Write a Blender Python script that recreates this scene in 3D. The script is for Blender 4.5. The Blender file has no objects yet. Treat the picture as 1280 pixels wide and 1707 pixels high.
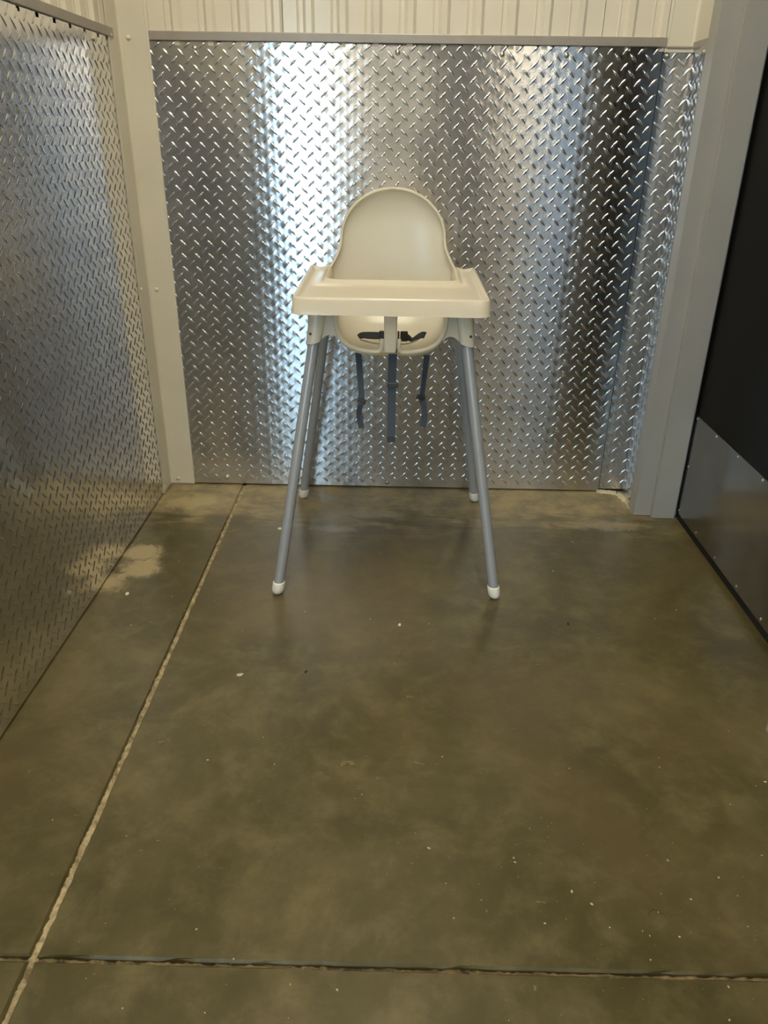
import bpy, bmesh, math, random
from mathutils import Vector, Matrix
from mathutils.geometry import tessellate_polygon
random.seed(7)
sc = bpy.context.scene
C = sc.collection

# ------------------------------------------------------------------ camera
cd = bpy.data.cameras.new('camera')
cam = bpy.data.objects.new('camera', cd); C.objects.link(cam)
cd.sensor_fit = 'HORIZONTAL'; cd.sensor_width = 36.0
cd.lens = 1283.5 * 36.0 / 1280.0
cd.clip_start = 0.01
_r = Vector((0.99973701, 0.01864406, 0.01335306))
_u = Vector((-0.02016756, 0.4375974, 0.89894482))
_f = Vector((-0.01091672, 0.8989777, -0.43785833))
cam.matrix_world = Matrix(((_r.x, _u.x, -_f.x, 0), (_r.y, _u.y, -_f.y, 0), (_r.z, _u.z, -_f.z, 1.012), (0, 0, 0, 1)))
sc.camera = cam

# ------------------------------------------------------------------ world: pale overcast daylight
w = bpy.data.worlds.new('overcast_sky'); sc.world = w; w.use_nodes = True
bg = w.node_tree.nodes['Background']
bg.inputs[0].default_value = (0.58, 0.80, 1.0, 1)
bg.inputs[1].default_value = 14.0
sc.view_settings.view_transform = 'Standard'; sc.view_settings.look = 'None'
sc.view_settings.gamma = 1.0; sc.view_settings.use_curve_mapping = False
sc.view_settings.exposure = 0.0
sc.cycles.max_bounces = 6; sc.cycles.diffuse_bounces = 2; sc.cycles.glossy_bounces = 4; sc.cycles.transmission_bounces = 3
LAMP = 27.0
LAMP_COL = (1.0, 0.88, 0.65)

# daylight portals in the two glazed openings of the front wall
XL, YB, XR, YF, XD = -0.716, 2.257, 0.733, 2.088, 0.846
YW = -3.0                      # inner face of the front wall
GLAZ = [(-1.43, -0.60, 0.0, 2.10), (1.12, 1.98, 0.0, 2.10)]
for (x0, x1, z0, z1) in GLAZ:
    ld = bpy.data.lights.new('daylight_portal', 'AREA'); ld.shape = 'RECTANGLE'
    ld.size = x1 - x0; ld.size_y = z1 - z0; ld.cycles.is_portal = True
    lo = bpy.data.objects.new('daylight_portal', ld); C.objects.link(lo)
    lo.location = ((x0 + x1) / 2, YW - 0.16, (z0 + z1) / 2); lo.rotation_euler = (math.pi / 2, 0, 0)

# ------------------------------------------------------------------ helpers
def link(name, me, mat=None, parent=None):
    o = bpy.data.objects.new(name, me); C.objects.link(o)
    if mat is not None and not me.materials: me.materials.append(mat)
    if parent: o.parent = parent
    return o
def obj(name, bm, mat, parent=None, smooth=False, angle=None):
    me = bpy.data.meshes.new(name); bm.normal_update(); bm.to_mesh(me); bm.free()
    if smooth:
        for p in me.polygons: p.use_smooth = True
        if angle is not None: me.set_sharp_from_angle(angle=math.radians(angle))
    return link(name, me, mat, parent)
def tag(o, label=None, cat=None, group=None, kind=None):
    if label: o['label'] = label
    if cat: o['category'] = cat
    if group: o['group'] = group
    if kind: o['kind'] = kind
    return o
def empty(name, loc=(0, 0, 0)):
    o = bpy.data.objects.new(name, None); C.objects.link(o); o.location = loc; o.empty_display_size = .1
    return o
def box(bm, x0, x1, y0, y1, z0, z1, bev=0.0):
    vs = [bm.verts.new((x, y, z)) for z in (z0, z1) for y in (y0, y1) for x in (x0, x1)]
    fs = [(0, 2, 3, 1), (4, 5, 7, 6), (0, 1, 5, 4), (2, 6, 7, 3), (0, 4, 6, 2), (1, 3, 7, 5)]
    faces = [bm.faces.new([vs[i] for i in f]) for f in fs]
    if bev > 0:
        es = list({e for f in faces for e in f.edges})
        bmesh.ops.bevel(bm, geom=es, offset=bev, segments=2, affect='EDGES', profile=.5)
def boxo(name, dims, mat, parent=None, bev=0.0):
    bm = bmesh.new(); box(bm, *dims, bev=bev); return obj(name, bm, mat, parent)
def prism(bm, pts, z0, z1, closed=True, caps=True):
    n = len(pts)
    a = [bm.verts.new((p[0], p[1], z0)) for p in pts]; b = [bm.verts.new((p[0], p[1], z1)) for p in pts]
    for i in range(n if closed else n - 1):
        j = (i + 1) % n; bm.faces.new((a[i], a[j], b[j], b[i]))
    if closed and caps: bm.faces.new(a[::-1]); bm.faces.new(b)
def ring_loft(bm, rings, close_u=True, cap0=False, cap1=False):
    R = [[bm.verts.new(p) for p in r] for r in rings]
    for i in range(len(R) - 1):
        n = len(R[i])
        for k in range(n if close_u else n - 1):
            l = (k + 1) % n; bm.faces.new((R[i][k], R[i][l], R[i + 1][l], R[i + 1][k]))
    if cap0: bm.faces.new(R[0][::-1])
    if cap1: bm.faces.new(R[-1])
    return R
def tube(bm, pts, rad, seg=12, caps=True, flat=None):
    """tube along a polyline; rad is a number or a list; flat=(a,b) scales the two cross directions"""
    pts = [Vector(p) for p in pts]; n = len(pts); rings = []; prev = None
    for i, p in enumerate(pts):
        t = (pts[min(i + 1, n - 1)] - pts[max(i - 1, 0)]).normalized()
        if prev is None:
            ref = Vector((0, 0, 1)) if abs(t.z) < .9 else Vector((0, 1, 0))
            s = t.cross(ref).normalized()
        else:
            s = (prev - t * prev.dot(t)).normalized()
        prev = s; q = t.cross(s)
        r = rad[i] if isinstance(rad, (list, tuple)) else rad
        fa, fb = flat or (1, 1)
        rings.append([p + s * (r * fa * math.cos(2 * math.pi * k / seg)) + q * (r * fb * math.sin(2 * math.pi * k / seg)) for k in range(seg)])
    ring_loft(bm, rings, True, caps, caps)
def ribbon(bm, pts, widths, thick=0.0016):
    """webbing: pts = list of (point, width_direction)"""
    n = len(pts); rings = []
    for i in range(n):
        p = Vector(pts[i][0]); wd = Vector(pts[i][1]).normalized()
        t = (Vector(pts[min(i + 1, n - 1)][0]) - Vector(pts[max(i - 1, 0)][0])).normalized()
        wd = (wd - t * wd.dot(t)).normalized(); nn = t.cross(wd)
        hw = (widths if not isinstance(widths, list) else widths[i]) / 2
        rings.append([p + wd * hw + nn * thick / 2, p - wd * hw + nn * thick / 2, p - wd * hw - nn * thick / 2, p + wd * hw - nn * thick / 2])
    ring_loft(bm, rings, True, True, True)
def catmull(keys, n):
    """keys: list of equal-length tuples -> n samples per span"""
    out = []; m = len(keys)
    for i in range(m - 1):
        p0 = keys[max(i - 1, 0)]; p1 = keys[i]; p2 = keys[i + 1]; p3 = keys[min(i + 2, m - 1)]
        for k in range(n):
            t = k / n
            out.append(tuple(.5 * (2 * b + (c - a) * t + (2 * a - 5 * b + 4 * c - d) * t * t + (3 * b - a - 3 * c + d) * t ** 3) for a, b, c, d in zip(p0, p1, p2, p3)))
    out.append(tuple(keys[-1])); return out

# ------------------------------------------------------------------ materials
class NT:
    def __init__(s, name):
        s.m = bpy.data.materials.new(name); s.m.use_nodes = True; s.t = s.m.node_tree; s.n = s.t.nodes
        s.b = s.n['Principled BSDF']; s.out = s.n['Material Output']
    def add(s, typ, **kw):
        nd = s.n.new(typ)
        for k, v in kw.items(): setattr(nd, k, v)
        return nd
    def lk(s, a, b): s.t.links.new(a, b)
    def math(s, op, a, b=None, clamp=False):
        nd = s.add('ShaderNodeMath', operation=op); nd.use_clamp = clamp
        for i, v in enumerate((a, b)):
            if v is None: continue
            if isinstance(v, (int, float)): nd.inputs[i].default_value = v
            else: s.lk(v, nd.inputs[i])
        return nd.outputs[0]
    def coord(s, scale=(1, 1, 1), loc=(0, 0, 0)):
        tc = s.add('ShaderNodeTexCoord'); mp = s.add('ShaderNodeMapping')
        mp.inputs['Scale'].default_value = scale; mp.inputs['Location'].default_value = loc
        s.lk(tc.outputs['Object'], mp.inputs[0]); return mp.outputs[0]
    def noise(s, scale, detail=4, rough=.5, co=None, dist=0):
        nd = s.add('ShaderNodeTexNoise'); nd.inputs['Scale'].default_value = scale; nd.inputs['Detail'].default_value = detail
        nd.inputs['Roughness'].default_value = rough; nd.inputs['Distortion'].default_value = dist
        if co is not None: s.lk(co, nd.inputs['Vector'])
        return nd.outputs['Fac']
    def ramp(s, fac, stops):
        nd = s.add('ShaderNodeValToRGB'); el = nd.color_ramp.elements
        while len(el) < len(stops): el.new(.5)
        for e, (p, c) in zip(el, stops):
            e.position = p; e.color = (c, c, c, 1) if isinstance(c, (int, float)) else (*c, 1)
        s.lk(fac, nd.inputs[0]); return nd.outputs[0]
    def mix(s, fac, a, b, blend='MIX'):
        nd = s.add('ShaderNodeMix', data_type='RGBA', blend_type=blend)
        for sock, v in ((nd.inputs[0], fac), (nd.inputs[6], a), (nd.inputs[7], b)):
            if isinstance(v, (int, float)): sock.default_value = v
            elif isinstance(v, tuple): sock.default_value = (*v, 1)
            else: s.lk(v, sock)
        return nd.outputs[2]
    def smooth(s, v, lo, hi):
        nd = s.add('ShaderNodeMapRange', interpolation_type='SMOOTHSTEP'); nd.inputs[1].default_value = lo; nd.inputs[2].default_value = hi
        s.lk(v, nd.inputs[0]); return nd.outputs[0]
    def bump(s, h, dist=.001, strength=1.0):
        nd = s.add('ShaderNodeBump'); nd.inputs['Strength'].default_value = strength; nd.inputs['Distance'].default_value = dist
        s.lk(h, nd.inputs['Height']); s.lk(nd.outputs[0], s.b.inputs['Normal'])

def plain(name, col, rough=.5, metal=0.0, var=.06, spec=.5, nscale=30, bump=0.0):
    m = NT(name); co = m.coord(); f = m.noise(nscale, 3, .5, co)
    lo = tuple(c * (1 - var) for c in col); hi = tuple(min(1, c * (1 + var)) for c in col)
    m.lk(m.ramp(f, [(.3, lo), (.7, hi)]), m.b.inputs['Base Color'])
    m.b.inputs['Roughness'].default_value = rough; m.b.inputs['Metallic'].default_value = metal
    m.b.inputs['Specular IOR Level'].default_value = spec
    if bump: m.bump(f, bump)
    return m.m

PU, PV = 0.0382, 0.0355          # repeat of the tread pattern
def plate_mat(name, axis, u0, v0, rough=.20, aniso=1.0, tone=1.0):
    """aluminium sheet: fine vertical mill grain, the gentle swell of the sheet around each pressed lug"""
    m = NT(name)
    tc = m.add('ShaderNodeTexCoord'); sp = m.add('ShaderNodeSeparateXYZ'); m.lk(tc.outputs['Object'], sp.inputs[0])
    u = sp.outputs[axis]; v = sp.outputs[2]
    cu = m.math('COSINE', m.math('MULTIPLY', m.math('SUBTRACT', u, u0), 2 * math.pi / PU))
    cv = m.math('COSINE', m.math('MULTIPLY', m.math('SUBTRACT', v, v0), 2 * math.pi / PV))
    pat = m.math('MULTIPLY', cu, cv)
    # doubled columns: lugs sit in columns half a pitch apart
    cu2 = m.math('COSINE', m.math('MULTIPLY', m.math('SUBTRACT', u, u0), 4 * math.pi / PU))
    slow = m.noise(3.0, 0, .5, m.coord())
    h = m.math('ADD', m.math('MULTIPLY', pat, SWELL), m.math('MULTIPLY', cu2, SWELL * .3))
    h = m.math('ADD', h, m.math('MULTIPLY', slow, .0016))
    nd = m.add('ShaderNodeBump'); nd.inputs['Strength'].default_value = 1; nd.inputs['Distance'].default_value = 1
    m.lk(h, nd.inputs['Height']); m.lk(nd.outputs[0], m.b.inputs['Normal'])
    grain = m.noise(1.0, 3, .6, m.coord((700, 700, 6)))
    cloud = m.noise(14, 3, .5, m.coord())
    m.lk(m.ramp(cloud, [(.3, (.62 * tone, .62 * tone, .63 * tone)), (.7, (.71 * tone, .71 * tone, .72 * tone))]), m.b.inputs['Base Color'])
    r = m.math('ADD', m.math('MULTIPLY', grain, .05), m.math('MULTIPLY', cloud, .05))
    m.lk(m.math('ADD', r, rough - .05), m.b.inputs['Roughness'])
    m.b.inputs['Metallic'].default_value = 1; m.b.inputs['Anisotropic'].default_value = aniso
    tv = m.add('ShaderNodeCombineXYZ'); tv.inputs[2].default_value = 1; m.lk(tv.outputs[0], m.b.inputs['Tangent'])
    return m.m
SWELL = .9e-4

M = {}
M['lug'] = plain('tread_lug_metal', (.70, .70, .70), .16, 1, .05)
M['cream'] = plain('cream_painted_steel', (.68, .65, .55), .38, 0, .03, nscale=8)
M['liner'] = plain('cream_liner_panel', (.74, .70, .60), .19, 0, .03, nscale=8)
M['frame'] = plain('grey_frame_paint', (.37, .37, .36), .42, 0, .03, nscale=8)
M['cap'] = plain('taupe_cap_metal', (.36, .33, .30), .4, .3, .05)
M['substrate'] = plain('dark_wall_board', (.03, .028, .025), .8)
M['door_black'] = plain('black_door_paint', (.006, .005, .004), .38, 0, .1, .10)
M['rubber'] = plain('black_rubber', (.006, .006, .006), .6)
M['screw'] = plain('bright_screw_metal', (.75, .73, .68), .3, 1)
M['screw_white'] = plain('cream_screw_head', (.72, .68, .56), .35)
M['tube'] = plain('silver_leg_lacquer', (.40, .42, .45), .25, .2, .03)
M['foot'] = plain('white_foot_plastic', (.82, .80, .74), .45, 0, .05, nscale=120)
M['strap'] = plain('slate_webbing', (.085, .108, .140), .75, 0, .2, .3, nscale=900, bump=.0003)
M['belt'] = plain('grey_webbing', (.15, .155, .16), .75, 0, .2, .3, nscale=900, bump=.0003)
M['buckle'] = plain('black_buckle_plastic', (.055, .06, .065), .4)
M['wall_paint'] = plain('grey_wall_paint', (.20, .22, .26), .7)
M['ceiling'] = plain('ceiling_paint', (.66, .62, .54), .7)
M['alu'] = plain('storefront_aluminium', (.30, .29, .28), .4, .8)
M['pavement'] = plain('pale_pavement', (.42, .42, .42), .9, nscale=3)
M['chip_white'] = plain('white_chip', (.75, .72, .62), .6)
M['chip_dark'] = plain('dark_chip', (.03, .025, .018), .7)
M['grit'] = plain('pale_grit', (.52, .47, .34), .8, var=.3, nscale=200)

def plastic(name, thin, rough):
    m = NT(name); co = m.coord()
    f = m.noise(9, 3, .5, co)
    m.lk(m.ramp(f, [(.3, (.84, .81, .71)), (.7, (.88, .855, .77))]), m.b.inputs['Base Color'])
    m.b.inputs['Roughness'].default_value = rough
    tr = m.add('ShaderNodeBsdfTranslucent'); tr.inputs[0].default_value = (.97, .83, .50, 1)
    mx = m.add('ShaderNodeMixShader'); mx.inputs[0].default_value = thin
    m.lk(m.b.outputs[0], mx.inputs[1]); m.lk(tr.outputs[0], mx.inputs[2]); m.lk(mx.outputs[0], m.out.inputs[0])
    return m.m
M['plastic'] = plastic('cream_high_chair_plastic', .30, .24); M['tray_plastic'] = plastic('cream_tray_plastic', .34, .13)

def glass(name, tint):
    m = NT(name); m.n.remove(m.b)
    t = m.add('ShaderNodeBsdfTransparent'); t.inputs[0].default_value = (*tint, 1)
    g = m.add('ShaderNodeBsdfGlossy'); g.inputs['Roughness'].default_value = .02
    fr = m.add('ShaderNodeFresnel'); mx = m.add('ShaderNodeMixShader')
    m.lk(fr.outputs[0], mx.inputs[0]); m.lk(t.outputs[0], mx.inputs[1]); m.lk(g.outputs[0], mx.inputs[2]); m.lk(mx.outputs[0], m.out.inputs[0])
    return m.m
M['glass'] = glass('clear_glass', (.86, .9, .9)); M['glass_dimming'] = glass('dimming_grey_glass', (.27, .27, .27))  # grey tint added to dim daylight through the unseen right-hand door

def kick():
    m = NT('brushed_kick_plate'); g = m.noise(1, 4, .6, m.coord((3, 3, 900)))
    cl = m.noise(9, 4, .6, m.coord())
    sc_ = m.coord((1, 1, 1)); mp = m.add('ShaderNodeMapping'); mp.inputs['Rotation'].default_value = (math.radians(-28), 0, 0)
    mp.inputs['Scale'].default_value = (1, 5, 260); m.lk(sc_, mp.inputs[0])
    scr = m.smooth(m.noise(1, 2, .5, mp.outputs[0]), .66, .74)
    m.lk(m.mix(m.math('MULTIPLY', scr, .10), m.ramp(cl, [(.3, (.30, .295, .285)), (.7, (.37, .365, .355))]), (.62, .61, .6)), m.b.inputs['Base Color'])
    m.lk(m.math('ADD', m.math('MULTIPLY', g, .05), .15), m.b.inputs['Roughness']); m.b.inputs['Metallic'].default_value = 1
    return m.m
M['kick'] = kick()

def concrete():
    m = NT('sealed_concrete'); co = m.coord(); tc = m.add('ShaderNodeTexCoord')
    sp = m.add('ShaderNodeSeparateXYZ'); m.lk(tc.outputs['Object'], sp.inputs[0]); X, Y = sp.outputs[0], sp.outputs[1]
    n1 = m.noise(2.6, 6, .68, co, .6); n2 = m.noise(13, 7, .68, co, .25); n3 = m.noise(60, 5, .6, co)
    base = m.ramp(n1, [(.3, (.044, .037, .011)), (.5, (.071, .060, .021)), (.72, (.135, .112, .048))])
    base = m.mix(m.math('MULTIPLY', m.smooth(n2, .42, .72), .55), base, (.168, .140, .066))
    base = m.mix(m.math('MULTIPLY', m.smooth(n3, .55, .8), .22), base, (.055, .045, .02))
    base = m.mix(m.math('MULTIPLY', m.smooth(m.noise(1.7, 3, .6, m.coord((1, 1, 1), (3, 7, 0)), .5), .48, .68), .5), base, (.110, .080, .036))
    tan = (.40, .325, .175)
    # bare cement left along the back wall, with trowel sweeps that run across
    sw = m.noise(5, 5, .6, m.coord((1.2, 5, 1)), .8)
    edge = m.math('ADD', Y, m.math('MULTIPLY', m.math('SUBTRACT', sw, .5), .55))
    band = m.smooth(edge, 1.93, 2.17)
    base = m.mix(m.math('MULTIPLY', band, .75), base, m.mix(m.smooth(n2, .35, .65), (.20, .17, .10), tan))
    # a spilled patch by the left wall
    ragged = m.math('SUBTRACT', m.noise(20, 6, .75, co, 1.0), .5)
    def blob(cx, cy, rx, ry, lo, hi, k):
        dx = m.math('DIVIDE', m.math('SUBTRACT', X, cx), rx); dy = m.math('DIVIDE', m.math('SUBTRACT', Y, cy), ry)
        d = m.math('SQRT', m.math('ADD', m.math('MULTIPLY', dx, dx), m.math('MULTIPLY', dy, dy)))
        d = m.math('ADD', d, m.math('MULTIPLY', ragged, k))
        return m.smooth(d, hi, lo)
    for a in ((-.672, 1.80, .060, .050, .6, 1.05, 1.6), (-.650, 1.715, .065, .055, .55, 1.1, 1.8), (-.70, 1.64, .05, .06, .2, 1.1, 2.4), (-.60, 2.12, .16, .07, .2, 1.1, 2.0)):
        base = m.mix(m.math('MULTIPLY', blob(*a), .85), base, tan)
    for a in ((-.16, 1.96, .10, .03, .3, .9, 2.2), (-.05, 2.06, .12, .035, .3, .9, 2.0), (.62, 2.02, .16, .05, .3, .9, 2.0)):
        base = m.mix(m.math('MULTIPLY', blob(*a), .45), base, (.34, .30, .21))
    # pale scuffs
    sc2 = m.noise(34, 3, .5, m.coord((1, 2.2, 1)), 1.2)
    base = m.mix(m.math('MULTIPLY', m.smooth(sc2, .71, .78), .45), base, (.30, .26, .17))
    m.lk(base, m.b.inputs['Base Color'])
    rr = m.math('ADD', m.math('MULTIPLY', n2, .24), .22)
    m.lk(m.math('ADD', rr, m.math('MULTIPLY', band, .15)), m.b.inputs['Roughness'])
    m.b.inputs['Specular IOR Level'].default_value = .5
    m.bump(m.math('MULTIPLY', n3, .8), .0008, .6)
    return m.m
M['concrete'] = concrete()
def joint_mat(name, a, b):
    m = NT(name); co = m.coord(); f = m.noise(38, 5, .7, co, .5)
    m.lk(m.ramp(f, [(.35, a), (.6, b)]), m.b.inputs['Base Color']); m.b.inputs['Roughness'].default_value = .9
    m.bump(f, .003); return m.m
M['joint_tan'] = joint_mat('tan_joint_filler', (.13, .10, .05), (.46, .385, .235))
M['joint_dark'] = joint_mat('dark_joint_dirt', (.035, .026, .014), (.20, .155, .08))

# ------------------------------------------------------------------ floor
floor = tag(boxo('floor', (-3.2, 3.4, -3.2, 2.6, -.30, -.012), M['joint_dark']), 'dark olive sealed concrete floor with saw-cut joints', kind='structure')
JX, JY, JW, JV = -.478, .668, .0028, .0042
xs = ((-3.2, JX - JV), (JX + JV, 3.4)); ys = ((-3.2, JY - JW), (JY + JW, 2.6))
def slab(x0, x1, y0, y1):
    """concrete panel whose sawn edges are slightly chipped"""
    bm = bmesh.new(); n = 160
    def run(p, q):
        return [(p[0] + (q[0] - p[0]) * k / n, p[1] + (q[1] - p[1]) * k / n) for k in range(n)]
    pts = run((x0, y0), (x1, y0)) + run((x1, y0), (x1, y1)) + run((x1, y1), (x0, y1)) + run((x0, y1), (x0, y0))
    cx, cy = (x0 + x1) / 2, (y0 + y1) / 2
    def jit(p):
        d = random.random() ** 4 * .0035
        x, y = p
        if abs(x - x0) < 1e-6: x += d
        elif abs(x - x1) < 1e-6: x -= d
        if abs(y - y0) < 1e-6: y += d
        elif abs(y - y1) < 1e-6: y -= d
        return x, y
    def inset(p, e):
        return (min(max(p[0], x0 + e), x1 - e), min(max(p[1], y0 + e), y1 - e))
    pts = [jit(p) for p in pts]
    R = ring_loft(bm, [[(x, y, -.06) for x, y in pts], [(x, y, -.0035) for x, y in pts], [(*inset(p, .0034), 0) for p in pts]])
    bm.faces.new(R[-1]); return bm
for (x0, x1) in xs:
    for (y0, y1) in ys:
        obj('concrete_slab', slab(x0, x1, y0, y1), M['concrete'], floor)
def filler(n, horizontal, mat, a, b):
    bm = bmesh.new(); rings = []
    for k in range(n + 1):
        t = a + (b - a) * k / n; z = (-.0055 if horizontal else -.0030) + random.uniform(-.0025, .0025)
        w0 = (JW if horizontal else JV) + .003
        if horizontal: rings.append([(t, JY - w0, z - .004), (t, JY + random.uniform(-.002, .002), z), (t, JY + w0, z - .004)])
        else: rings.append([(JX - w0, t, z - .004), (JX + random.uniform(-.002, .002), t, z), (JX + w0, t, z - .004)])
    ring_loft(bm, rings, False); return obj('joint_filler', bm, mat, floor, True)
filler(600, False, M['joint_tan'], -.2, 2.262)
filler(420, True, M['joint_dark'], -1.0, 1.6)

# ------------------------------------------------------------------ wall pieces
def liner_sheet(name, p0, p1, z0, z1, nrm, parent):
    """ribbed steel liner panel between two floor points; ribs stand proud along nrm"""
    p0, p1, nrm = Vector(p0), Vector(p1), Vector(nrm); d = p1 - p0; L = d.length; d.normalize()
    per = .0845; prof = [(0, 0), (.034, 0), (.0375, .0025), (.041, 0), (.050, 0), (.058, .009), (.072, .009), (.080, 0)]
    pts = []; k = 0
    while k * per < L:
        for a, h in prof:
            if k * per + a < L: pts.append((k * per + a, h))
        k += 1
    pts.append((L, 0))
    bm = bmesh.new()
    ring_loft(bm, [[p0 + d * a + nrm * (h + .001) + Vector((0, 0, z)) for a, h in pts] for z in (z0, z1)], False)
    return obj(name, bm, M['liner'], parent)
def lugs(bm, org, ud, vd, nd, U, V, u0, v0, skip=()):
    L, W, H = .0146, .0034, .0019
    out = [(-L, 0), (-.55 * L, -.68 * W), (0, -W), (.55 * L, -.68 * W), (L, 0), (.55 * L, .68 * W), (0, W), (-.55 * L, .68 * W)]
    rid = [(-.68 * L, 0, H * .8), (0, 0, H), (.68 * L, 0, H * .8)]
    rt = math.sqrt(.5)
    def put(u, v, sgn):
        if not (.004 < u < U - .004 and .004 < v < V - .004): return
        for (su, sv) in skip:
            if abs(u - su) < .013 and abs(v - sv) < .013: return
        def P(a, b, h):
            x = (a - b * sgn) * rt; y = (a * sgn + b) * rt
            x = min(max(u + x, 0), U); y = min(max(v + y, 0), V)
            return bm.verts.new(org + ud * x + vd * y + nd * h)
        o = [P(a, b, 0) for a, b in out]; r = [P(a, b, h) for a, b, h in rid]
        for f in ((o[0], o[1], r[0]), (o[0], r[0], o[7]), (o[1], o[2], r[1], r[0]), (o[2], o[3], r[2], r[1]), (o[3], o[4], r[2]),
                  (o[4], o[5], r[2]), (o[5], o[6], r[1], r[2]), (o[6], o[7], r[0], r[1])):
            try: bm.faces.new(f)
            except ValueError: pass
    for i in range(-2, int(U / PU) + 3):
        for j in range(-2, int(V / PV) + 3):
            u = (u0 % PU) + i * PU; v = (v0 % PV) + j * PV
            put(u, v, -1); put(u + PU / 2, v + PV / 2, 1)
def plate(parent, org, ud, nd, U, V, mat, u0, v0, thick=.0022):
    org, ud, nd = Vector(org), Vector(ud), Vector(nd); vd = Vector((0, 0, 1))
    bm = bmesh.new()
    A = [org, org + ud * U, org + ud * U + vd * V, org + vd * V]
    ring_loft(bm, [A, [p + nd * thick for p in A]], True, True, True)
    bmesh.ops.recalc_face_normals(bm, faces=bm.faces)
    o = obj('diamond_plate', bm, mat, parent)
    bm = bmesh.new(); lugs(bm, org + nd * (thick + .00005), ud, vd, nd, U, V, u0, v0)
    bmesh.ops.recalc_face_normals(bm, faces=bm.faces)
    lg = obj('tread_lugs', bm, M['lug'], o, True); tag(lg, kind='stuff')
    return o
def screw_mesh(mat, r=.0047, h=.0042):
    bm = bmesh.new(); rings = []
    for a, z in ((1.45, 0), (1.4, .12), (1.0, .16), (.95, .6), (.62, .95)):
        rings.append([(r * a * math.cos(k * math.pi / 5), r * a * math.sin(k * math.pi / 5), h * z) for k in range(10)])
    ring_loft(bm, rings, True, True, True)
    me = bpy.data.meshes.new('screw'); bm.to_mesh(me); bm.free(); me.materials.append(mat)
    for p in me.polygons: p.use_smooth = True
    return me
SCREW, SCREW_W = screw_mesh(M['screw']), screw_mesh(M['screw_white'])
def screw(parent, loc, nrm, me=SCREW):
    o = link('screw', me, None, parent); o.location = loc
    o.rotation_euler = Vector(nrm).to_track_quat('Z', 'Y').to_euler(); return o

ZC, ZP = 1.226, 1.2225           # cap height, plate top
CEIL = 2.75
# back wall
wb = tag(boxo('wall_back', (XL - .12, XR + .40, YB + .012, YB + .16, -.05, CEIL), M['substrate']), 'back wall of diamond plate under cream ribbed panels', kind='structure')
uo = -.5995 - (XL + .002)
pl_b = plate(wb, (XL + .002, YB + .0022, .005), (1, 0, 0), (0, -1, 0), .656 - XL - .002, ZP - .005, plate_mat('aluminium_back', 0, -.5995, 1.1981), uo, 1.1981 - .005)
for x, z in ((-.5243, 1.207), (-.0101, 1.204), (.2535, 1.203), (.4156, 1.203), (-.5312, .0253), (-.0191, .0175)):
    screw(pl_b, (x, YB, z), (0, -1, 0))
for a, b in ((XL, -.30), (-.2985, .50), (.5015, XR)):
    liner_sheet('liner_panel', (a, YB + .010, 0), (b, YB + .010, 0), ZC - .012, CEIL, (0, -1, 0), wb)
boxo('cap_trim', (XL + .0795, .662, YB - .006, YB + .012, ZP + .001, ZC + .018), M['cap'], wb, .0015)
# left wall
wl = tag(boxo('wall_left', (XL - .16, XL - .012, -.40, YB + .012, -.05, CEIL), M['substrate']), 'left wall of diamond plate under cream ribbed panels', kind='structure')
pm_l = plate_mat('aluminium_left', 1, .012, .02, .14, .7, 1.25)
pl_l = plate(wl, (XL - .0022, -.40, .005), (0, 1, 0), (1, 0, 0), YB + .39, ZP - .005, pm_l, .012 + .40, .02 - .005)
for y, z in ((2.0738, 1.207), (1.55, 1.207), (1.5716, .0196), (2.085, .0183), (1.05, .0196)):
    screw(pl_l, (XL, y, z), (1, 0, 0))
for a, b in ((-.40, .55), (.5515, 1.45), (1.4515, YB)):
    liner_sheet('liner_panel', (XL - .010, a, 0), (XL - .010, b, 0), ZC - .012, CEIL, (1, 0, 0), wl)
boxo('cap_trim', (XL - .012, XL + .006, -.40, YB - .05, ZP + .001, ZC + .018), M['cap'], wl, .0015)
# left corner trim: bent cream flashing with hemmed edges
def angle_trim(name, label, cx, cy, sx, fb, fs, z0, z1):
    t = .0035
    bm = bmesh.new()
    pts = [(cx + sx * t * .2, cy - fs), (cx + sx * t, cy - fs - .0015), (cx + sx * (t + .001), cy - fs + .004), (cx + sx * t, cy - fs + .007), (cx + sx * t, cy - t - .006),
           (cx + sx * (t + .0018), cy - t - .0018), (cx + sx * (t + .006), cy - t), (cx + sx * (fb - .007), cy - t), (cx + sx * (fb - .004), cy - t - .001), (cx + sx * (fb + .0015), cy - t), (cx + sx * fb, cy - t * .2),
           (cx - sx * .001, cy + .001)]
    prism(bm, pts, z0, z1); bmesh.ops.recalc_face_normals(bm, faces=bm.faces)
    return tag(obj(name, bm, M['cream']), label, kind='structure')
t1 = angle_trim('trim_1', 'cream steel corner flashing between the two diamond plate walls', XL, YB, 1, .078, .085, .003, CEIL)
for z in (1.2275, .6097, .0199, 1.85): screw(t1, (XL + .027, YB - .0035, z), (0, -1, 0), SCREW_W)
for z in (.6223, .0193, 1.2275, 1.85): screw(t1, (XL + .0035, YB - .068, z), (1, 0, 0), SCREW_W)
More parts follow.
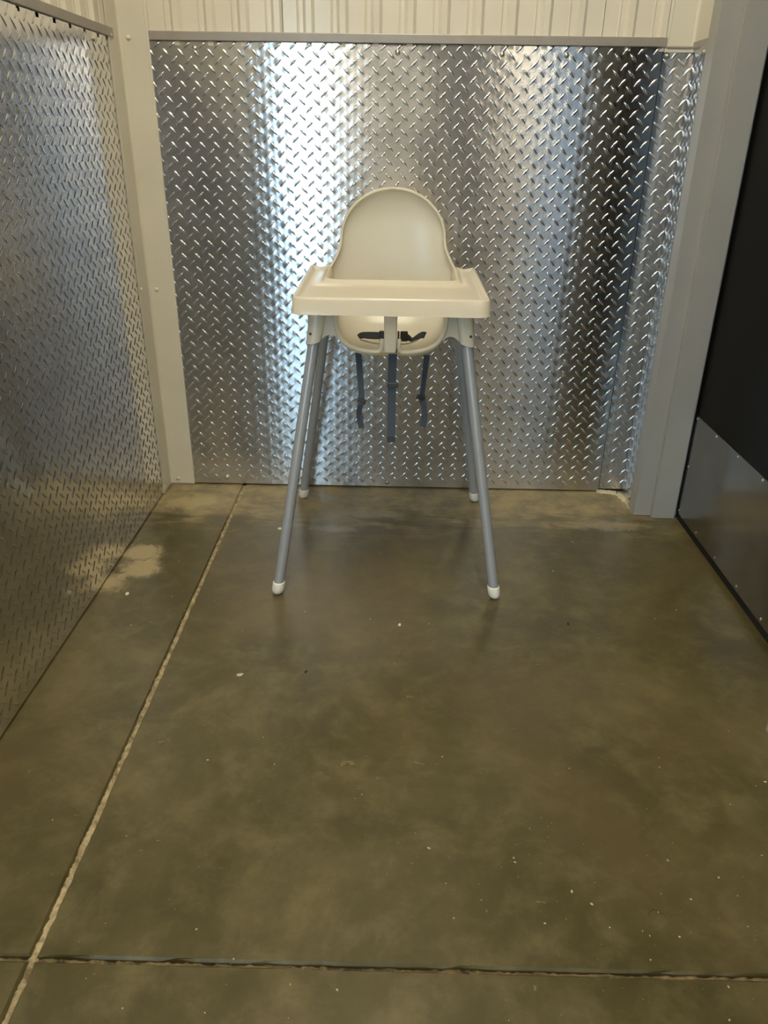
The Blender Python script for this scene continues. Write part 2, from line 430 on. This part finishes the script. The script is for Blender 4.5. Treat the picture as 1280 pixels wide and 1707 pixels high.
# right corner: cream flashing above, bent diamond plate below
wr = tag(boxo('wall_right', (XR + .012, XR + .30, 2.135, YB + .012, -.05, CEIL), M['substrate']), 'short right wall between corner and black door', kind='structure')
angle_trim('trim_2', 'cream steel corner flashing above the bent plate beside the door frame', XR, YB, -1, .073, .118, ZP - .01, CEIL)
pm_c = plate_mat('aluminium_corner', 0, .668, .01)
pc = plate(wb, (.6575, YB + .0022, .012), (1, 0, 0), (0, -1, 0), XR + .002 - .6575, ZP - .012, pm_c, .011, .006)
pm_r = plate_mat('aluminium_right', 1, 2.22, .01)
pr = plate(wr, (XR - .0078, 2.1405, .004), (.087, .9962, 0), (-.9962, .087, 0), YB - .0005 - 2.1405, ZP - .008, pm_r, .03, .012)
screw(pc, (.668, YB, 1.205), (0, -1, 0)); screw(pc, (.668, YB, .62), (0, -1, 0))
screw(pr, (XR - .0091, 2.152, 1.205), (-1, 0, 0)); screw(pr, (XR - .0091, 2.152, .03), (-1, 0, 0))
boxo('cap_trim', (.660, XR, YB - .006, YB + .01, ZP - .002, ZP + .003), M['cap'], wb, .001)
boxo('cap_trim', (XR - .006, XR + .01, 2.139, YB, ZP - .004, ZP + .012), M['cap'], wr, .001)
# cement ridge left along the foot of the bent plate
bm = bmesh.new(); rings = []
path = [(.650, YB + .004), (.690, YB - .004), (.716, YB - .012), (.722, YB - .030), (.729, 2.195), (.736, 2.17), (.734, 2.14), (.742, 2.10)]
for i, (x, y) in enumerate(catmull(path, 5)):
    hgt = .006 + .004 * random.random(); wd = .008 + .005 * random.random()
    t = Vector((1, 0)) if i < 10 else Vector((0, -1)); n = Vector((-t.y, t.x)) * -1
    rings.append([(x - n.x * wd * a * -1, y - n.y * wd * a * -1, h_ * hgt - .001) for a, h_ in ((-1.2, 0), (-.6, .7), (0, 1), (.7, .6), (1.4, 0))])
ring_loft(bm, rings, False)
obj('cement_ridge', bm, M['grit'], floor, True)

# ------------------------------------------------------------------ door with steel frame
d1 = tag(empty('door_1', (XD, YF, 0)), 'black door with brushed steel kick plate in grey steel frame', kind='structure')
def wpart(name, bm, mat, parent, smooth=False):
    """mesh built in room coordinates, kept under a parent that stands elsewhere"""
    o = obj(name, bm, mat, parent, smooth); base = parent.matrix_basis.translation.copy() if parent.parent is None else Vector((0, 0, 0))
    o.data.transform(Matrix.Translation(-base)); return o
DY0 = YF - .93                   # near jamb
FX = XR - .010
DH = 2.10
def jamb(y, s):
    """hollow steel jamb; s=+1 far jamb whose reveal faces the camera"""
    return [(FX + .012, y + s * .052), (FX, y + s * .052), (FX, y + s * .001), (FX + .001, y), (.771, y), (.772, y - s * .0165), (.773, y - s * .0175), (.838, y - s * .0175),
            (.839, y - s * .012), (.839, y + s * .002), (.91, y + s * .002), (.91, y + s * .052)]
for y, s in ((YF, 1), (DY0, -1)):
    bm = bmesh.new(); prism(bm, jamb(y, s), .002, DH); bmesh.ops.recalc_face_normals(bm, faces=bm.faces); wpart('frame_jamb', bm, M['frame'], d1)
bm = bmesh.new(); box(bm, FX, .91, DY0 - .052, YF + .052, DH, DH + .052); wpart('frame_head', bm, M['frame'], d1)
bm = bmesh.new(); box(bm, XD, XD + .044, DY0 + .004, YF - .003, .020, DH - .003, .0015); wpart('door_leaf', bm, M['door_black'], d1)
bm = bmesh.new(); box(bm, XD + .002, XD + .04, DY0 + .004, YF - .003, .001, .020); wpart('door_sweep', bm, M['rubber'], d1)
bm = bmesh.new(); box(bm, XD - .002, XD - .0001, DY0 + .02, YF - .012, .024, .326, .0006)
kp = wpart('kick_plate', bm, M['kick'], d1); kp['label'] = 'brushed steel kick plate with a row of small screws'
KS = screw_mesh(M['screw'], .0028, .0022)
for k in range(7):
    for z in (.318, .036):
        screw(kp, Vector((XD - .002, 2.056 - .1425 * k, z)) - Vector((XD, YF, 0)), (-1, 0, 0), KS)
screw(kp, Vector((XD - .002, 2.054, .1753)) - Vector((XD, YF, 0)), (-1, 0, 0), KS)
# wall above the door and beyond it
boxo('wall_panel', (XR + .002, XR + .30, DY0 - .052, 2.136, DH + .052, CEIL), M['liner'], wr)
boxo('wall_panel', (XR + .002, XR + .30, DY0 - .10, DY0 - .052, 0, CEIL), M['cream'], wr)
boxo('wall_panel', (.91, .98, DY0 - .052, 2.135, 0, DH + .052), M['substrate'], wr)

# ------------------------------------------------------------------ the rest of the room, behind the camera
tag(boxo('ceiling', (-3.2, 3.4, -3.2, 2.6, CEIL, CEIL + .1), M['ceiling']), 'pale painted ceiling', kind='structure')
ws = tag(boxo('wall_side', (-2.5, XL - .004, -.55, -.40, 0, CEIL), M['wall_paint']), 'painted return wall left of the alcove', kind='structure')
boxo('wall_panel', (-2.6, -2.45, YW, -.40, 0, CEIL), M['wall_paint'], ws)
we = tag(boxo('wall_east', (XR + .002, 2.9, DY0 - .20, DY0 - .10, 0, CEIL), M['wall_paint']), 'painted return wall right of the alcove', kind='structure')
boxo('wall_panel', (2.8, 2.95, YW, DY0 - .10, 0, CEIL), M['wall_paint'], we)
wf = tag(boxo('wall_front', (-.60, 1.12, YW - .15, YW, 0, CEIL), M['wall_paint']), 'front wall with two glazed doors and an added dark pier between them', kind='structure')  # unseen pier added between the doors to darken its reflection in the plate
boxo('wall_panel', (-2.6, -1.43, YW - .15, YW, 0, CEIL), M['wall_paint'], wf)
boxo('wall_panel', (1.98, 2.95, YW - .15, YW, 0, CEIL), M['wall_paint'], wf)
boxo('wall_panel', (-1.43, -.60, YW - .15, YW, 2.10, CEIL), M['wall_paint'], wf)
boxo('wall_panel', (1.12, 1.98, YW - .15, YW, 2.10, CEIL), M['wall_paint'], wf)
for i, (x0, x1, z0, z1) in enumerate(GLAZ):
    dd = tag(empty('door_%d' % (i + 2), ((x0 + x1) / 2, YW - .08, 0)), 'glazed entrance door letting daylight in', kind='structure')
    bm = bmesh.new(); f = .05
    box(bm, x0, x0 + f, YW - .1, YW - .06, z0, z1); box(bm, x1 - f, x1, YW - .1, YW - .06, z0, z1)
    box(bm, x0 + f, x1 - f, YW - .1, YW - .06, z1 - f, z1); box(bm, x0 + f, x1 - f, YW - .1, YW - .06, z0, z0 + .10)
    wpart('door_frame', bm, M['alu'], dd)
    bm = bmesh.new(); box(bm, x0 + f, x1 - f, YW - .084, YW - .078, z0 + .1, z1 - f); wpart('glass_pane', bm, M['glass_dimming' if i else 'glass'], dd)
tag(boxo('pavement', (-40, 40, -60, YW - .2, -.35, -.02), M['pavement']), 'pale pavement outside the glazed doors', kind='structure')

def ceiling_lamp(x, y, k, label):
    t = tag(empty('ceiling_light', (x, y, CEIL)), label, 'ceiling light', 'long ceiling lights')
    bm = bmesh.new(); box(bm, -.16, .16, -.62, .62, -.06, -.001, .004); obj('housing', bm, M['ceiling'], t)
    bm = bmesh.new(); box(bm, -.145, .145, -.60, .60, -.068, -.0605)
    m = NT('lamp_diffuser'); m.b.inputs['Base Color'].default_value = (.9, .88, .8, 1)
    m.b.inputs['Emission Color'].default_value = (*LAMP_COL, 1); m.b.inputs['Emission Strength'].default_value = LAMP * k
    obj('diffuser', bm, m.m, t)
ceiling_lamp(.0, .95, 1.0, 'long warm ceiling light over the diamond plate alcove')
ceiling_lamp(-.43, -.75, 1.0, 'long warm ceiling light in the middle of the lobby')
ceiling_lamp(.95, -2.1, 1.0, 'long warm ceiling light towards the glazed doors')

# ------------------------------------------------------------------ high chair
hc = tag(empty('high_chair', (-.012, 1.888, 0)), 'cream plastic high chair with tray, silver tube legs and hanging straps', 'high chair')
def shell():
    # stations: centre y, centre z, half width, edge offset y, edge offset z, superellipse exponent
    K = [(-.196, .582, .120, 0, .086, 3.2), (-.15, .562, .125, 0, .106, 3.4), (-.06, .552, .130, 0, .116, 3.6), (.04, .552, .136, -.008, .117, 3.6),
         (.105, .566, .142, -.035, .106, 3.4), (.14, .602, .147, -.055, .074, 3.2), (.153, .655, .153, -.058, .036, 3.0), (.158, .705, .1525, -.045, .010, 2.8),
         (.1595, .725, .1435, -.039, .006, 2.75), (.161, .745, .1345, -.034, .003, 2.7), (.1625, .765, .1278, -.030, .001, 2.65), (.164, .785, .1250, -.027, 0, 2.6)]
    S = [(*k, None) for k in catmull(K, 5)]
    zc, rz, rx = .785, .111, .1250
    for k in range(1, 25):
        th = math.pi / 2 * k / 24.3
        S.append((.164 + .010 * math.sin(th), zc + rz * math.sin(th), rx * math.cos(th), -.027, 0, 2.6, math.sin(th)))
    NS = 44; grid = []
    for (cy, cz, w_, ey, ez, n, arch) in S:
        row = []
        for k in range(NS + 1):
            s = -1 + 2 * k / NS; ph = s * math.pi / 2
            fx = math.copysign(abs(math.sin(ph)) ** (2 / n), s) if s else 0; g = 1 - abs(math.cos(ph)) ** (2 / n)
            if arch is not None:
                rho = min(1.0, math.hypot(w_ * fx / rx, arch)); g = 1 - (1 - rho ** n) ** (1 / n)
            row.append(Vector((w_ * fx, cy + ey * g, cz + ez * g)))
        grid.append(row)
    bm = bmesh.new(); ring_loft(bm, grid, False)
    # rolled rim: the edge turns outward and back on itself
    edge = []
    for i, r in enumerate(grid):
        cy, cz, w_, ey, ez, n, arch = S[i]
        d = -Vector((0, ey, ez)).normalized()
        if arch is None: o_ = Vector((-1, 0, .25 * max(0, min(1, (cz - .66) / .08))))
        else: o_ = Vector((r[0].x / rx ** 2, 0, (r[0].z - zc) / rz ** 2 + .25 / rx * (1 - arch)))
        edge.append((r[0], o_.normalized(), d))
    top = [(p, Vector((p.x / rx ** 2, 0, (p.z - zc) / rz ** 2)).normalized(), Vector((0, 1, 0))) for p in grid[-1][2:-2:2]]
    mir = lambda e: (Vector((-e[0].x, e[0].y, e[0].z)), Vector((-e[1].x, e[1].y, e[1].z)), e[2])
    edge = edge + top + [mir(e) for e in edge[::-1]]
    prof = [(0, 0), (.0012, -.0016), (.0035, -.0022), (.0058, -.0010), (.0068, .0020), (.0066, .0075)]
    ring_loft(bm, [[p + o_ * a + d * b for a, b in prof] for p, o_, d in edge], False)
    bmesh.ops.remove_doubles(bm, verts=bm.verts, dist=.00005)
    bmesh.ops.recalc_face_normals(bm, faces=bm.faces)
    o = obj('seat_shell', bm, M['plastic'], hc, True)
    # front lip: two leg openings with rounded inner ends beside the post
    for sg in (-1, 1):
        fr = [Vector(grid[0][k]) for k in range(NS + 1)]
        half = [p for p in fr if p.x * sg > .024]; half.sort(key=lambda p: p.x * sg)
        ext = [Vector((sg * .0185, -.197, .612)), Vector((sg * .0185, -.197, .598)), Vector((sg * .0200, -.197, .589)), Vector((sg * .0255, -.197, .5835))]
        bm = bmesh.new(); tube(bm, ext + half, .0052, 10); obj('front_lip', bm, M['plastic'], o, True)
    return o
sh = shell()
# wings that carry the leg sockets
for sg in (-1, 1):
    bm = bmesh.new()
    # deck
    deck = [(.118, -.196), (.160, -.200), (.178, -.19), (.183, -.15), (.183, .11), (.178, .15), (.160, .158), (.130, .10)]
    pts = [(sg * x, y) for x, y in deck]
    prism(bm, pts, .662, .668)
    # front and rear skirts with arched lower edges, and the side skirt
    def web(path, depth):
        rings = []
        for (x, y), d in zip(path, depth):
            rings.append([(sg * x, y, .667), (sg * x, y, .667 - d)])
        ring_loft(bm, rings, False)
    fr = [(.116 + .05 * k / 8, -.190) for k in range(9)]
    web(fr, [.062, .052, .049, .049, .051, .055, .060, .066, .070])
    web([(x, .145 - (8 - k) * .004) for k, (x, _) in enumerate(fr)], [.062, .052, .049, .049, .051, .055, .060, .066, .070])
    n = 16
    web([(.183, -.17 + .32 * k / n) for k in range(n + 1)], [.03 + .035 * (abs(2 * k / n - 1)) ** 2 for k in range(n + 1)])
    bmesh.ops.recalc_face_normals(bm, faces=bm.faces)
    o = obj('side_wing', bm, M['plastic'], sh)
    md = o.modifiers.new('thickness', 'SOLIDIFY'); md.thickness = .003; md.offset = 0
# legs with sockets, feet
def leg_pt(sx, sy, z):
    return Vector((sx * (.2665 - .1605 * z), sy * (.279 - .149 * z), z))
for sx in (-1, 1):
    for sy in (-1, 1):
        bm = bmesh.new(); tube(bm, [leg_pt(sx, sy, z) for z in (.022, .2, .4, .612)], .0125, 20)
        lg = obj('leg', bm, M['tube'], hc, True, 50)
        bm = bmesh.new(); p = leg_pt(sx, sy, 0)
        prof = [(.003, .0005), (.008, .0018), (.0120, .0050), (.0143, .0095), (.0150, .0150), (.0150, .0300), (.0142, .0318), (.0128, .0322)]
        rings = []
        for r, z in prof:
            c = leg_pt(sx, sy, z); rings.append([(c.x + r * math.cos(a * math.pi / 10), c.y + r * math.sin(a * math.pi / 10), z) for a in range(20)])
        ring_loft(bm, rings, True, True, True); ft = obj('foot_cap', bm, M['foot'], lg, True, 50); ft['label'] = 'white plastic foot cap'
        # socket sleeve
        bm = bmesh.new(); rings = []
        for z, r in ((.5985, .0150), (.600, .0172), (.64, .0180), (.672, .0195)):
            c = leg_pt(sx, sy, z)
            ring = []
            for a in range(24):
                an = a * math.pi / 12; cx, cy = math.cos(an), math.sin(an); k = (abs(cx) ** 3.2 + abs(cy) ** 3.2) ** (-1 / 3.2)
                ring.append((c.x + r * k * cx, c.y + r * k * cy, z + .006 * (1 if cx * sx < 0 else -0.2) * (z < .61) * abs(cx)))
            rings.append(ring)
        ring_loft(bm, rings, True, True, True); so = obj('leg_socket', bm, M['plastic'], sh, True, 50)
        if sy < 0:
            c = leg_pt(sx, sy, .622); bm = bmesh.new()
            rr = [[(c.x + sx * .009 + r * math.cos(a * math.pi / 6), c.y - .0176 - h, .622 + r * math.sin(a * math.pi / 6)) for a in range(12)] for r, h in ((.0030, -.002), (.0030, .0006), (.0022, .0010), (.0015, -.0002))]
            ring_loft(bm, rr, True, True, True); obj('lock_button', bm, M['buckle'], sh)

def tray():
    yf, yr, hw = -.248, .135, .2125
    nw, yn = .146, -.046           # notch half width, notch depth line
    def arc(cx, cy, r, a0, a1, n): return [(cx + r * math.cos(math.radians(a0 + (a1 - a0) * k / n)), cy + r * math.sin(math.radians(a0 + (a1 - a0) * k / n))) for k in range(n + 1)]
    rf, rn = .024, .022
    path = []
    path += arc(-hw + rf, yf + rf, rf, 180, 270, 8) + arc(hw - rf, yf + rf, rf, 270, 360, 8)
    path += [(hw - .002, yr), (nw + .004, yr)]
    path += [(p[0], p[1]) for p in arc(nw - rn, yn + rn, rn, 0, -90, 8)]
    path += [(p[0], p[1]) for p in arc(-nw + rn, yn + rn, rn, -90, -180, 8)]
    path += [(-nw - .004, yr), (-hw + .002, yr)]
    # densify long runs
    P = []
    for i, p in enumerate(path):
        q = path[(i + 1) % len(path)]; L = math.hypot(q[0] - p[0], q[1] - p[1]); m = max(1, int(L / .03))
        for k in range(m): P.append((p[0] + (q[0] - p[0]) * k / m, p[1] + (q[1] - p[1]) * k / m))
    n = len(P)
    nor = []
    for i in range(n):
        a, b, c = P[i - 1], P[i], P[(i + 1) % n]
        d1_ = Vector((b[0] - a[0], b[1] - a[1])).normalized(); d2 = Vector((c[0] - b[0], c[1] - b[1])).normalized()
        n1 = Vector((-d1_.y, d1_.x)); n2 = Vector((-d2.y, d2.x)); s = (n1 + n2).normalized(); nor.append(s / max(.45, s.dot(n1)))
    def tilt(y): return .034 * (y - yf)
    def isnotch(p): return abs(p[0]) < nw + .006 and p[1] > yn - .001
    def isrear(p): return p[1] > yr - .001 and not isnotch(p)
    def loop(ins, z, zn, zr):
        out = []
        for p, s in zip(P, nor):
            k = ins
            q = (p[0] + s.x * k, p[1] + s.y * k); zz = zn if isnotch(p) else z
            if isrear(p): zz = zr + (.004 * max(0, (abs(p[0]) - .18) / .03) if ins < .012 else 0)
            out.append((q[0], q[1], zz + tilt(p[1])))
        return out
    bm = bmesh.new()
    rings = [loop(.0000, .672, .690, .694), loop(.0008, .674, .692, .697), loop(.0030, .7035, .7040, .7000), loop(.0050, .7068, .7068, .7015), loop(.0085, .7080, .7080, .7022),
             loop(.0120, .7068, .7066, .7015), loop(.0160, .7010, .7010, .6985), loop(.0210, .6985, .6985, .6980)]
    R = ring_loft(bm, rings)
    for t in tessellate_polygon([[Vector((v.co.x, v.co.y, 0)) for v in R[-1]]]):
        bm.faces.new([R[-1][i] for i in t])
    bmesh.ops.recalc_face_normals(bm, faces=bm.faces)
    o = obj('tray', bm, M['tray_plastic'], hc, True, 40)
    # crotch post that drops from the tray to the seat edge
    bm = bmesh.new()
    rings = []
    for z, w_, y in ((.690, .0150, -.205), (.640, .0142, -.206), (.592, .0135, -.206), (.586, .0125, -.2055)):
        rings.append([(x * w_, y + d, z) for x, d in ((-1, .010), (-1, -.003), (-.82, -.0065), (.82, -.0065), (1, -.003), (1, .010))])
    ring_loft(bm, rings, True, True, True); bmesh.ops.recalc_face_normals(bm, faces=bm.faces)
    obj('tray_post', bm, M['plastic'], o)
tray()
# lap belt lying in the seat
def rel(x, Y, z): return (x + .012, Y - 1.888, z)
for side in (-1, 1):
    bm = bmesh.new()
    if side < 0:
        k = [(*rel(-.089, 1.838, .581), .012), (*rel(-.080, 1.830, .587), .016), (*rel(-.065, 1.826, .588), .019), (*rel(-.050, 1.825, .588), .020), (*rel(-.040, 1.826, .588), .019)]
        tw = [Vector((0, -.4, 1))] * 100
    else:
        k = [(*rel(.0695, 1.838, .588), .016), (*rel(.060, 1.830, .590), .017), (*rel(.047, 1.826, .583), .014), (*rel(.038, 1.824, .580), .011), (*rel(.028, 1.825, .585), .017), (*rel(.018, 1.826, .588), .020)]
        tw = [Vector((0, -.4, 1))] * 100
    s = catmull(k, 5); ribbon(bm, [(p[:3], tw[i]) for i, p in enumerate(s)], [p[3] for p in s])
    lb = obj('lap_belt', bm, M['belt'], hc)
    bm = bmesh.new()
    cx = -.030 if side < 0 else .020
    c = rel(cx, 1.824, .588)
    box(bm, c[0] - .010, c[0] + .008, c[1] - .005, c[1] + .004, c[2] - .012, c[2] + .012, .002)
    if side < 0:
        for dz in (-.0085, .0085): box(bm, c[0] + .008, c[0] + .019, c[1] - .004, c[1] + .003, c[2] + dz - .0028, c[2] + dz + .0028, .001)
        box(bm, c[0] + .008, c[0] + .022, c[1] - .004, c[1] + .003, c[2] - .0035, c[2] + .0035, .001)
        box(bm, c[0] + .0195, c[0] + .028, c[1] - .005, c[1] + .004, c[2] - .010, c[2] + .010, .0015)
    else:
        box(bm, c[0] - .0165, c[0] - .0115, c[1] - .005, c[1] + .004, c[2] - .012, c[2] + .012, .0015)
    obj('buckle', bm, M['buckle'], lb)
bm = bmesh.new()
s = catmull([rel(-.086, 1.835, .576), rel(-.055, 1.823, .571), rel(-.015, 1.818, .570), rel(.025, 1.820, .571), rel(.050, 1.826, .578)], 5)
ribbon(bm, [(p, (0, -.8, .6)) for p in s], .006); obj('belt_loop', bm, M['foot'], hc)
# straps hanging below the seat
def strap(keys, wdt, sl, sl_rot):
    """keys: (x, Y, z, twist degrees)"""
    bm = bmesh.new(); s = catmull(keys, 5)
    ribbon(bm, [(rel(*p[:3]), (math.cos(math.radians(p[3])), math.sin(math.radians(p[3])), 0)) for p in s], wdt)
    st = obj('strap', bm, M['strap'], hc)
    bm = bmesh.new(); box(bm, -wdt * .66, wdt * .66, -.0055, .004, -.0065, .0065, .002)
    b = obj('strap_slider', bm, M['buckle'], st); b.location = rel(*sl); b.rotation_euler = (0, math.radians(sl_rot[1]), math.radians(sl_rot[0]))
strap([(-.0875, 1.79, .556, 0), (-.084, 1.785, .51, 6), (-.081, 1.782, .47, 0), (-.0795, 1.778, .445, -10), (-.083, 1.772, .432, 25), (-.0855, 1.777, .412, 35), (-.0835, 1.782, .392, 15), (-.080, 1.782, .371, 20)], .0145, (-.0785, 1.778, .441), (-15, 18))
strap([(-.006, 1.700, .590, 0), (-.007, 1.718, .54, 0), (-.007, 1.730, .485, 2), (-.0065, 1.735, .43, -2), (-.0065, 1.738, .37, 0), (-.0065, 1.739, .352, 0)], .0195, (-.0055, 1.729, .497), (0, 0))
bm = bmesh.new(); box(bm, -.0095, .0095, -.0035, .001, -.005, .005, .001)
strap([(.0735, 1.79, .553, 30), (.070, 1.786, .51, 40), (.067, 1.784, .475, 45), (.0655, 1.780, .452, 35), (.070, 1.776, .435, -35), (.073, 1.778, .412, -40), (.071, 1.781, .390, -25), (.070, 1.782, .377, -20)], .0165, (.0615, 1.779, .452), (35, 28))
o = obj('strap_stitching', bm, M['buckle'], [c for c in hc.children if c.name.startswith('strap')][1]); o.location = rel(-.0065, 1.738, .365)

# ------------------------------------------------------------------ bits lying on the floor
def chip(name, label, cat, x, y, sx, sy, h, rot, mat):
    bm = bmesh.new(); n = 9; b0 = []; 
    prof = [1 + random.uniform(-.25, .25) for _ in range(n)]
    rings = []
    for s, z in ((1, 0), (1.03, .35), (.8, .85), (.35, 1)):
        rings.append([(sx * s * prof[k] * math.cos(2 * math.pi * k / n), sy * s * prof[k] * math.sin(2 * math.pi * k / n), h * z) for k in range(n)])
    ring_loft(bm, rings, True, True, True)
    o = obj(name, bm, mat); o.location = (x, y, .0002); o.rotation_euler = (0, 0, math.radians(rot)); return tag(o, label, cat)
chip('paint_chip', 'white curled paint chip lying just left of the front left chair leg', 'chip', -.3197, 1.9524, .007, .0045, .004, 10, M['chip_white'])
chip('crumb', 'tiny round white crumb on the floor in front of the chair', 'crumb', .0218, 1.4836, .0032, .0045, .003, 0, M['chip_white'])
chip('dirt_speck', 'small black speck on the floor left of centre below the chair', 'dirt', -.1746, 1.3036, .0028, .0058, .0025, -25, M['chip_dark'])
chip('dirt_crumb', 'dark brown ragged crumb on the floor right of the chair', 'dirt', .4138, 1.5035, .0030, .0065, .002, -10, M['chip_dark'])
chip('pebble', 'small white pebble on the floor by the pale patch near the left wall', 'pebble', -.6437, 1.592, .005, .006, .003, 0, M['chip_white'])
chip('flake', 'thin pale flake on the floor beside the long floor joint', 'flake', -.3107, 1.2887, .008, .0045, .0012, 25, M['grit'])
# stray fibre
bm = bmesh.new(); tube(bm, catmull([(-.012, -.004, .0008), (-.006, .004, .0012), (.002, .0045, .0012), (.013, -.004, .0008)], 6), .0004, 5)
o = tag(obj('fibre', bm, M['chip_dark']), 'short dark bent fibre lying on the floor at lower right', 'fibre'); o.location = (.3954, .7599, 0)
# uncountable fine grit
bm = bmesh.new()
for _ in range(330):
    x = random.uniform(-.7, .83); y = random.uniform(.58, 2.2); s = .0005 + .0016 * random.random() ** 4
    if random.random() < .22: x, y = random.uniform(.05, .55), random.uniform(.6, .95)
    if x > .72 and y > 2.1: continue
    a = random.uniform(0, 6.28); el = random.uniform(.5, 1.8)
    pts = [(x + s * el * math.cos(a) * c - s * math.sin(a) * d, y + s * el * math.sin(a) * c + s * math.cos(a) * d) for c, d in ((-1, 0), (0, -1), (1, 0), (0, 1))]
    b = [bm.verts.new((*p, .0001)) for p in pts]; t = bm.verts.new((x, y, s * .9))
    for k in range(4): bm.faces.new((b[k], b[(k + 1) % 4], t))
tag(obj('floor_grit', bm, M['grit']), 'fine pale grit scattered over the concrete floor', 'grit', kind='stuff')
